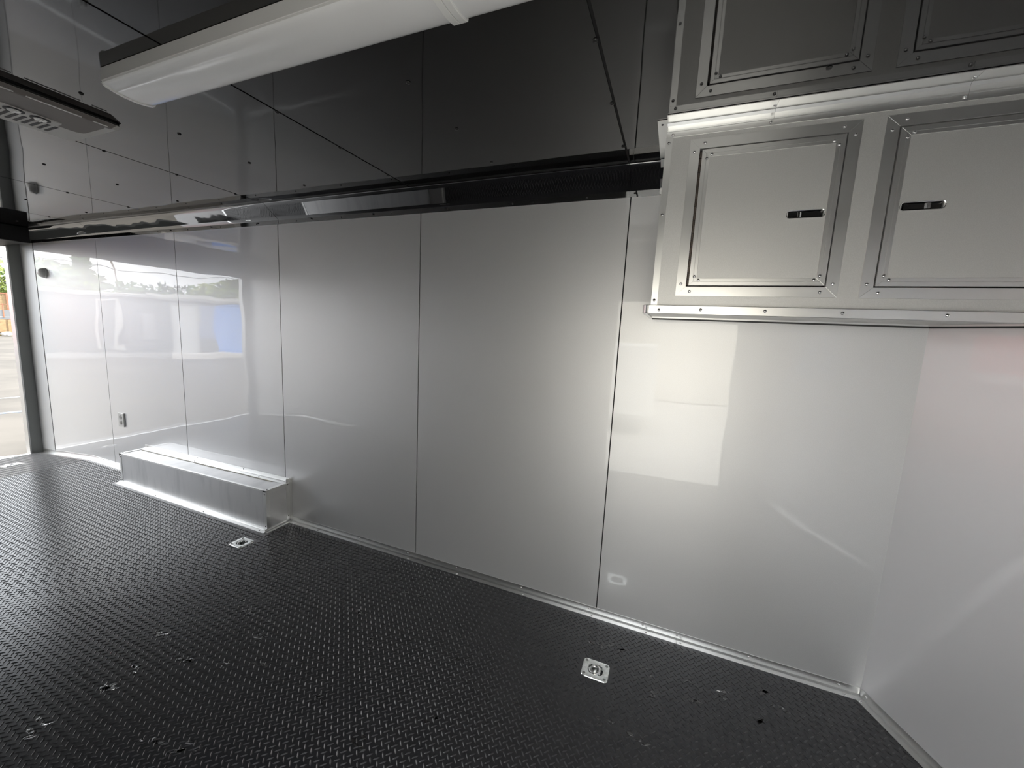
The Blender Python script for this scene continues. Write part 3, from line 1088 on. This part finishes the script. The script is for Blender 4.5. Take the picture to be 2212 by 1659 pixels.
# ------------------------------------------------------------------ splashes of water on the floor
M['water'] = mat('water', (1.0, 1.0, 1.0), 0.02, ior=1.33)
bsdf(M['water']).inputs['Transmission Weight'].default_value = 1.0
WSP = [(-1.953, -1.091), (-1.484, -1.079), (-1.794, -1.237), (-1.814, -1.359), (-1.78, -1.336), (-1.656, -1.132), (-1.361, -0.994), (-1.38, -1.387), (-1.308, -1.378), (-1.225, -1.352), (-0.994, -0.685), (-1.079, -0.319), (-0.975, -0.305), (-1.207, -0.553), (-1.517, -0.796), (-1.517, -0.883), (-1.814, -0.764), (-1.712, -0.796), (0.046, -0.215), (0.148, -0.2), (0.296, -0.275), (0.457, -0.254), (0.51, -0.355), (0.77, -0.162), (0.827, -0.233), (0.775, -0.324), (0.341, -0.385), (0.609, -0.261), (-1.846, -1.524), (-1.814, -1.557), (-0.531, -0.575), (-0.477, -0.897), (-0.707, -1.08), (-0.985, -0.999), (-0.203, -0.684), (-0.151, -0.455), (0.136, -0.616), (0.282, -0.63)]
rs = random.Random(11)
bm = nb()
for x, y in WSP:
    for _ in range(rs.randint(2, 4)):
        cx, cy = x + rs.uniform(-0.04, 0.04), y + rs.uniform(-0.02, 0.02)
        if not tread_ok(cx, cy):
            continue
        la, lb, th = rs.uniform(0.010, 0.026), rs.uniform(0.005, 0.010), rs.uniform(-0.5, 0.9)
        ring0, ring1 = [], []
        for q in range(12):
            a = 2 * math.pi * q / 12
            k = rs.uniform(0.75, 1.15)
            u, v = math.cos(a) * la * k, math.sin(a) * lb * k
            px, py = cx + u * math.cos(th) - v * math.sin(th), cy + u * math.sin(th) + v * math.cos(th)
            ring0.append((px, py, 0.0003))
            ring1.append((cx + (px - cx) * 0.72, cy + (py - cy) * 0.72, 0.0021))
        loft(bm, [ring0, ring1])
wt = obj('water_splashes', bm, 'water', smooth=True, at=(0, -1, 0))
wt['kind'] = 'stuff'
tag(wt, 'small clear water splashes scattered over the ribbed black floor', 'water')

# ------------------------------------------------------------------ small wall fittings
ol = tag(empty('power_outlet', (-4.679, 0, 0.509)), 'white duplex power outlet on the silver wall above the wheel box', 'outlet')
bm = nb()
box(bm, -4.727, -4.631, -0.014, -0.0005, 0.441, 0.577)
obj('cover_plate', bm, 'white', ol, bevel=0.004, seg=2)
for z in (0.535, 0.483):
    bm = nb()
    lathe(bm, [(0.022, 0), (0.022, 0.002), (0.0205, 0.003), (0, 0.003)], (-4.679, -0.014, z), (0, -1, 0), 16)
    rc = obj('receptacle', bm, 'acframe', ol)
    bm = nb()
    for dx in (-0.008, 0.008):
        box(bm, -4.679 + dx - 0.0015, -4.679 + dx + 0.0015, -0.0176, -0.0165, z - 0.002, z + 0.010)
    tube(bm, (-4.679, -0.0165, z - 0.011), (-4.679, -0.0176, z - 0.011), 0.003, 8)
    obj('slots', bm, 'slot', rc)
dm = tag(empty('dome_lamp', (-5.904, 0, 1.921)), 'small round white domed wall fitting beside the rear doorway', 'wall fitting')
bm = nb()
lathe(bm, [(0.052, 0), (0.052, 0.010), (0.048, 0.014)], (-5.904, -0.0005, 1.921), (0, -1, 0), 24)
lathe(bm, [(0.0, 0.0), (0.052, 0.0)], (-5.904, -0.0005, 1.921), (0, -1, 0), 24)
obj('base', bm, 'white', dm, smooth=True)
bm = nb()
lathe(bm, [(0.048 * math.cos(a), 0.0135 + 0.045 * math.sin(a)) for a in [math.pi / 2 * i / 7 for i in range(7)]] + [(0, 0.0585)], (-5.904, -0.0005, 1.921), (0, -1, 0), 24)
obj('dome', bm, 'white', dm, smooth=True)
bm = nb()
lathe(bm, [(0.005, 0.0), (0.004, 0.002), (0, 0.0025)], (-5.908, -0.044, 1.949), (0, -0.75, 0.6), 8)
obj('sensor_eye', bm, 'slot', dm)

# ================================================================== outside
gr = struct(empty('ground', (0, 0, GZ)))
bm = nb()
box(bm, -140, 60, -90, 90, GZ - 0.3, GZ)
obj('asphalt', bm, 'asphalt', gr)
for x, y0, y1, wd, m in ((-12.35, 0.5, 3.2, 0.16, 'paintb'), (-14.4, 0.5, 4.2, 0.12, 'paintw')):
    bm = nb()
    prism(bm, [(x, y0, GZ + 0.001), (x + wd, y0, GZ + 0.001), (x + wd + 0.3, y1, GZ + 0.001), (x + 0.3, y1, GZ + 0.001)], (0, 0, 0.003))
    obj('painted_line', bm, m, gr)
bm = nb()
box(bm, -5.0, 7.0, -12.5, -2.75, GZ, GZ + 0.03)
obj('bounce_apron', bm, 'bounce', gr)  # added pale slab, throws light in through the side doorway
bm = nb()
box(bm, -44.4, -44.1, 2, 24, GZ, GZ + 0.14)
obj('kerb', bm, 'painty', gr)

# grey prefabricated building seen mirrored in the wall
A26 = math.radians(26)
BC = Vector((0.258 - math.cos(A26) * 26, 2.085 - math.sin(A26) * 26, 0))
BU = Vector((math.sin(A26), -math.cos(A26), 0))
BN = Vector((math.cos(A26), math.sin(A26), 0))
bd = tag(empty('prefab_building', (BC.x, BC.y, GZ)), 'low grey building with white and blue doors mirrored in the silver wall', 'building')


def fb(bm, s0, s1, z0, z1, d0, d1):
    """block on the facade: s along it, d out of it"""
    p = lambda s, d, z: BC + BU * s + BN * d + Vector((0, 0, z))
    hexa(bm, [p(s0, d0, z0), p(s1, d0, z0), p(s1, d1, z0), p(s0, d1, z0), p(s0, d0, z1), p(s1, d0, z1), p(s1, d1, z1), p(s0, d1, z1)])


def fpart(nm, m, *a, parent=None):
    bm = nb()
    fb(bm, *a)
    return obj(nm, bm, m, parent or bd)


fpart('wall', 'grey', -3.75, 7.0, GZ, 2.25, -6, 0)
fpart('roof', 'roof', -3.9, 7.15, 2.25, 2.36, -6.1, 0.15)
fpart('eave', 'eave', -3.9, 0.0, 2.36, 2.42, 0.0, 0.16)
fpart('eave', 'eave', -0.4, 7.15, 2.36, 2.52, -0.2, 0.16)
fpart('plinth', 'roof', -3.75, 7.0, GZ, -0.38, 0.0, 0.04)
for s0, s1, z0, z1, m, fm_ in ((0.84, 1.72, -0.36, 2.08, 'doorw', 'frame'), (2.46, 4.1, -0.36, 2.05, 'blue', 'blue'), (-1.86, -1.34, -0.25, 2.0, 'grey', 'frame')):
    df = fpart('door', m, s0, s1, z0, z1, 0.0, 0.03)
    for q in ((s0 - 0.10, s0, z0, z1 + 0.1), (s1, s1 + 0.10, z0, z1 + 0.1), (s0, s1, z1, z1 + 0.1)):
        fpart('door_frame', fm_, q[0], q[1], q[2], q[3], 0.0, 0.07, parent=df)
fpart('blue_panel', 'bluegrey', 1.82, 2.36, 0.35, 2.12, 0.0, 0.03)
fpart('notice_board', 'boardg', -0.55, -0.05, 0.25, 1.55, 0.0, 0.03)
fpart('step', 'stone', 0.6, 4.3, GZ, -0.36, 0.04, 0.9)

# red box trailer, seen only as a mirror image
rt = tag(empty('box_trailer', (-27.5, -4.6, GZ)), 'red box trailer reflected in the angled nose wall under the cabinet', 'trailer')
bm = nb()
box(bm, -30.5, -26.5, -6.3, -2.2, 0.55, 2.5)
obj('body', bm, 'red', rt, bevel=0.05, seg=2)
bm = nb()
box(bm, -30.4, -26.45, -6.2, -2.3, 0.1, 0.55)
obj('skirt', bm, 'trimw', rt)
for x in (-29.6, -27.4):
    for y in (-6.2, -2.5):
        bm = nb()
        tube(bm, (x, y, GZ + 0.36), (x, y + 0.22, GZ + 0.36), 0.36, 18)
        obj('wheel', bm, 'tyre', rt)
bm = nb()
box(bm, -26.55, -26.45, -5.0, -3.6, 0.9, 2.2)
obj('rear_door', bm, 'red', rt, bevel=0.02)

# things on the side of the doorway, mirrored faintly in the long wall
sb = tag(empty('workshop_building', (0, -13, GZ)), 'tall beige building across from the side doorway, a pale patch on the silver wall', 'building')
bm = nb()
box(bm, -16, 16, -19, -13, GZ, 4.6)
obj('wall', bm, 'beige', sb)
bm = nb()
box(bm, -16.3, 16.3, -19.3, -12.7, 4.6, 4.85)
obj('roof', bm, 'roof', sb)
bm = nb()
box(bm, 3.2, 6.4, -13.05, -12.95, GZ, 2.6)
obj('roller_door', bm, 'doorw', sb)
vt = tag(empty('white_trailer', (-0.9, -7, GZ)), 'white box trailer outside the side doorway, bright shape in the wall gloss', 'trailer')
bm = nb()
box(bm, -3.6, -0.09, -8.2, -6.6, -0.15, 1.42)
obj('body', bm, 'trimw', vt, bevel=0.05, seg=2)
for x in (-2.4, -1.3):
    bm = nb()
    tube(bm, (x, -6.8, GZ + 0.33), (x, -6.58, GZ + 0.33), 0.33, 18)
    obj('wheel', bm, 'tyre', vt)

# behind the rear doorway, seen directly at the left edge
DV = Vector((-0.960, 0.280, 0))
CV = Vector((CAM[0], CAM[1], 0))


def far(D, side=0.0):
    return CV + DV * D + Vector((0.28, 0.96, 0)) * side


fe = tag(empty('wooden_fence', (*far(53).xy, GZ)), 'tall tan wooden fence beyond the car park', 'fence')
fd = Vector((0.28, 0.96, 0))
for i in range(-3, 4):
    p = far(53) + fd * (i * 2.5)
    for q in range(12):
        bm = nb()
        a = p + fd * (q * 0.2083 + 0.004)
        b = p + fd * (q * 0.2083 + 0.2043)
        prism(bm, [a + V(0, 0, GZ), b + V(0, 0, GZ), b + V(0, 0, 2.55), a + V(0, 0, 2.55)], DV * 0.03)
        obj('plank', bm, 'wood', fe)
    bm = nb()
    a = p - DV * 0.1
    prism(bm, [a + V(0, 0, GZ), a + fd * 0.12 + V(0, 0, GZ), a + fd * 0.12 + V(0, 0, 2.62), a + V(0, 0, 2.62)], DV * 0.1)
    obj('post', bm, 'woodred', fe)
bm = nb()
a, b = far(53, -7.5) - DV * 0.05, far(53, 10) - DV * 0.05
prism(bm, [a + V(0, 0, 2.5), b + V(0, 0, 2.5), b + V(0, 0, 2.6), a + V(0, 0, 2.6)], DV * 0.05)
obj('rail', bm, 'woodred', fe)

ut = tag(empty('utility_trailer', (*far(48).xy, GZ)), 'grey flatbed utility trailer parked before the wooden fence', 'trailer')
o48 = far(48)
bm = nb()
prism(bm, [o48 + fd * -1.6 + V(0, 0, 0.55), o48 + fd * 1.6 + V(0, 0, 0.55), o48 + fd * 1.6 + V(0, 0, 0.72), o48 + fd * -1.6 + V(0, 0, 0.72)], DV * 1.8)
obj('deck', bm, 'steelgrey', ut)
bm = nb()
prism(bm, [o48 + fd * -1.5 + V(0, 0, 0.75), o48 + fd * 0.5 + V(0, 0, 0.75), o48 + fd * 0.5 + V(0, 0, 1.25), o48 + fd * -1.5 + V(0, 0, 1.25)], DV * 0.1)
obj('side_board', bm, 'steelgrey', ut)
for s in (-1.55, -0.2, 0.5, 1.5):
    bm = nb()
    tube(bm, o48 + fd * s + V(0, 0, 0.7), o48 + fd * s + V(0, 0, 1.72), 0.035, 8)
    obj('stake', bm, 'woodred', ut)
bm = nb()
tube(bm, o48 + fd * -1.6 + V(0, 0, 1.68), o48 + fd * 1.6 + V(0, 0, 1.62), 0.035, 8)
obj('top_rail', bm, 'woodred', ut)
for s in (-0.6, 0.9):
    bm = nb()
    tube(bm, o48 + fd * s + DV * 0.9 + V(0, 0, -0.25), o48 + fd * s + DV * 1.15 + V(0, 0, -0.25), 0.35, 16)
    obj('wheel', bm, 'tyre', ut)
for i, s in enumerate((-0.9, -0.05)):
    lb = empty('crate', (*(far(47.2, s)).xy, GZ))
    tag(lb, ('tan plywood crate on the ground at the left of the utility trailer', 'tan plywood crate standing nearer the door jamb under the utility trailer')[i], 'crate', 'crates by the utility trailer')
    a = far(47.2, s)
    bm = nb()
    prism(bm, [a + V(0, 0, GZ + 0.2), a + fd * 0.75 + V(0, 0, GZ + 0.2), a + fd * 0.75 + V(0, 0, 0.5), a + V(0, 0, 0.5)], DV * 0.6)
    obj('side', bm, 'wood', lb)
    bm = nb()
    for q in (0.02, 0.6):
        prism(bm, [a + fd * q + V(0, 0, GZ), a + fd * (q + 0.1) + V(0, 0, GZ), a + fd * (q + 0.1) + V(0, 0, GZ + 0.2), a + fd * q + V(0, 0, GZ + 0.2)], DV * 0.6)
    obj('skid', bm, 'woodred', lb)


def rock(p, r, seed):
    rnd = random.Random(seed)
    bm = nb()
    bmesh.ops.create_icosphere(bm, subdivisions=2, radius=r)
    for v in bm.verts:
        v.co *= rnd.uniform(0.82, 1.12)
        v.co.z *= 0.6
    bmesh.ops.translate(bm, verts=bm.verts, vec=p)
    return obj('boulder', bm, 'stone', at=p)


for i, (s, r, lab) in enumerate(((-0.75, 0.32, 'pale boulder at the left edge beside the yellow kerb'), (-0.15, 0.30, 'pale boulder in the middle of the row behind the yellow kerb'), (0.42, 0.28, 'smallest pale boulder behind the yellow kerb, nearest the door jamb'))):
    p = far(46.0, s) + V(0, 0, GZ + 0.14)
    tag(rock(p, r, i), lab, 'boulder', 'boulders along the kerb')


# trees
def crown_mesh(n, rx_, rz_, leaf, m, seed, cone=False):
    rnd = random.Random(seed)
    vs, fs = [], []
    blobs = [(Vector((rnd.uniform(-0.6, 0.6) * rx_, rnd.uniform(-0.6, 0.6) * rx_, rnd.uniform(-0.55, 0.65) * rz_)), rnd.uniform(0.35, 0.6)) for _ in range(12)]
    for _ in range(n):
        if cone:
            h = rnd.random() ** 1.4
            a = rnd.uniform(0, 2 * math.pi)
            rad = rx_ * (1 - h) * (0.55 + 0.45 * rnd.random())
            p = Vector((math.cos(a) * rad, math.sin(a) * rad, (h * 2 - 1) * rz_))
        else:
            c, k = rnd.choice(blobs)
            d = Vector((rnd.gauss(0, 1), rnd.gauss(0, 1), rnd.gauss(0, 1))).normalized()
            p = c + Vector((d.x * rx_ * k, d.y * rx_ * k, d.z * rz_ * k)) * rnd.uniform(0.75, 1.0)
        u = Vector((rnd.gauss(0, 1), rnd.gauss(0, 1), rnd.gauss(0, 1))).normalized()
        v = u.orthogonal().normalized()
        l = leaf * rnd.uniform(0.7, 1.3)
        b0 = len(vs)
        vs += [p - u * l, p - v * l * 0.5, p + u * l, p + v * l * 0.5]
        fs.append((b0, b0 + 1, b0 + 2, b0 + 3))
    me = bpy.data.meshes.new('foliage')
    me.from_pydata([tuple(v) for v in vs], [], fs)
    me.materials.append(M[m])
    return me


crowns = {'broad': crown_mesh(2600, 2.6, 2.6, 0.24, 'leaf', 1), 'dark': crown_mesh(2600, 2.8, 2.4, 0.24, 'leafdark', 2), 'cone': crown_mesh(2200, 1.5, 3.2, 0.22, 'leafdark', 3, True)}


def tree(p, kind, sc, h, label, group=None):
    r = tag(empty('tree', (p[0], p[1], GZ)), label, 'tree', group)
    f = bpy.data.objects.new('foliage', crowns[kind])
    C.objects.link(f)
    f.parent = r
    f.location = (0, 0, h)
    f.scale = (sc, sc, sc)
    f.rotation_euler = (0, 0, random.uniform(0, 6))
    f['kind'] = 'stuff'
    bm = nb()
    tube(bm, (p[0], p[1], GZ), (p[0], p[1], GZ + h), 0.20, 8, 0.10)
    obj('trunk', bm, 'bark', r)


def behind(deg, D):
    a = math.radians(deg)
    return (0.258 - math.cos(a) * D, 2.085 - math.sin(a) * D)


q = far(60)
tree(q, 'broad', 1.15, 3.4, 'sunlit yellow-green tree rising over the wooden fence', None)
q = far(69, 5)
tree(q, 'dark', 1.2, 3.6, 'dark green tree over the fence, just left of the door jamb', None)
G2 = 'trees mirrored above the grey building'
for deg, D, kind, sc, h, lab in ((17.0, 43, 'dark', 0.95, 3.3, 'leafy tree mirrored beside the round white wall fitting'),
                                 (19.3, 51, 'broad', 1.1, 3.2, 'pale green tree mirrored right of the round white wall fitting'),
                                 (21.0, 60, 'cone', 1.5, 5.0, 'slim conical tree mirrored against the first wall seam'),
                                 (25.6, 43, 'dark', 0.85, 2.6, 'dark bushy tree mirrored between the two left wall seams'),
                                 (27.9, 53, 'dark', 1.0, 2.9, 'dark bushy tree mirrored above the white door'),
                                 (30.9, 39, 'broad', 0.8, 2.5, 'yellow-green tree mirrored above the blue-grey panel'),
                                 (34.6, 52, 'broad', 1.15, 3.2, 'yellow-green tree mirrored above the blue door')):
    tree(behind(deg, D), kind, sc, h, lab, G2)

# overhead wires and their pole
pw = tag(empty('power_lines', (*behind(23.2, 75), GZ)), 'thin black overhead wires strung on a tall pole behind the trees', 'power line')
pb_ = behind(23.2, 75)
bm = nb()
tube(bm, (pb_[0], pb_[1], GZ), (pb_[0], pb_[1], 11.5), 0.16, 8, 0.11)
obj('pole', bm, 'bark', pw)
for k, z in enumerate((7.6, 8.8, 9.9)):
    bm = nb()
    prev = None
    for i in range(0, 33):
        t = i / 32
        y = pb_[1] - 40 + 100 * t
        sag = 0.5 * math.sin(math.pi * ((t * 4) % 1.0))
        c = Vector((pb_[0] + 0.4 * (k - 1) - 2 * t, y, z + 0.6 * (0.5 - t) - sag))
        if prev is not None:
            tube(bm, prev, c, 0.045, 5)
        prev = c
    obj('wire', bm, 'cable', pw)
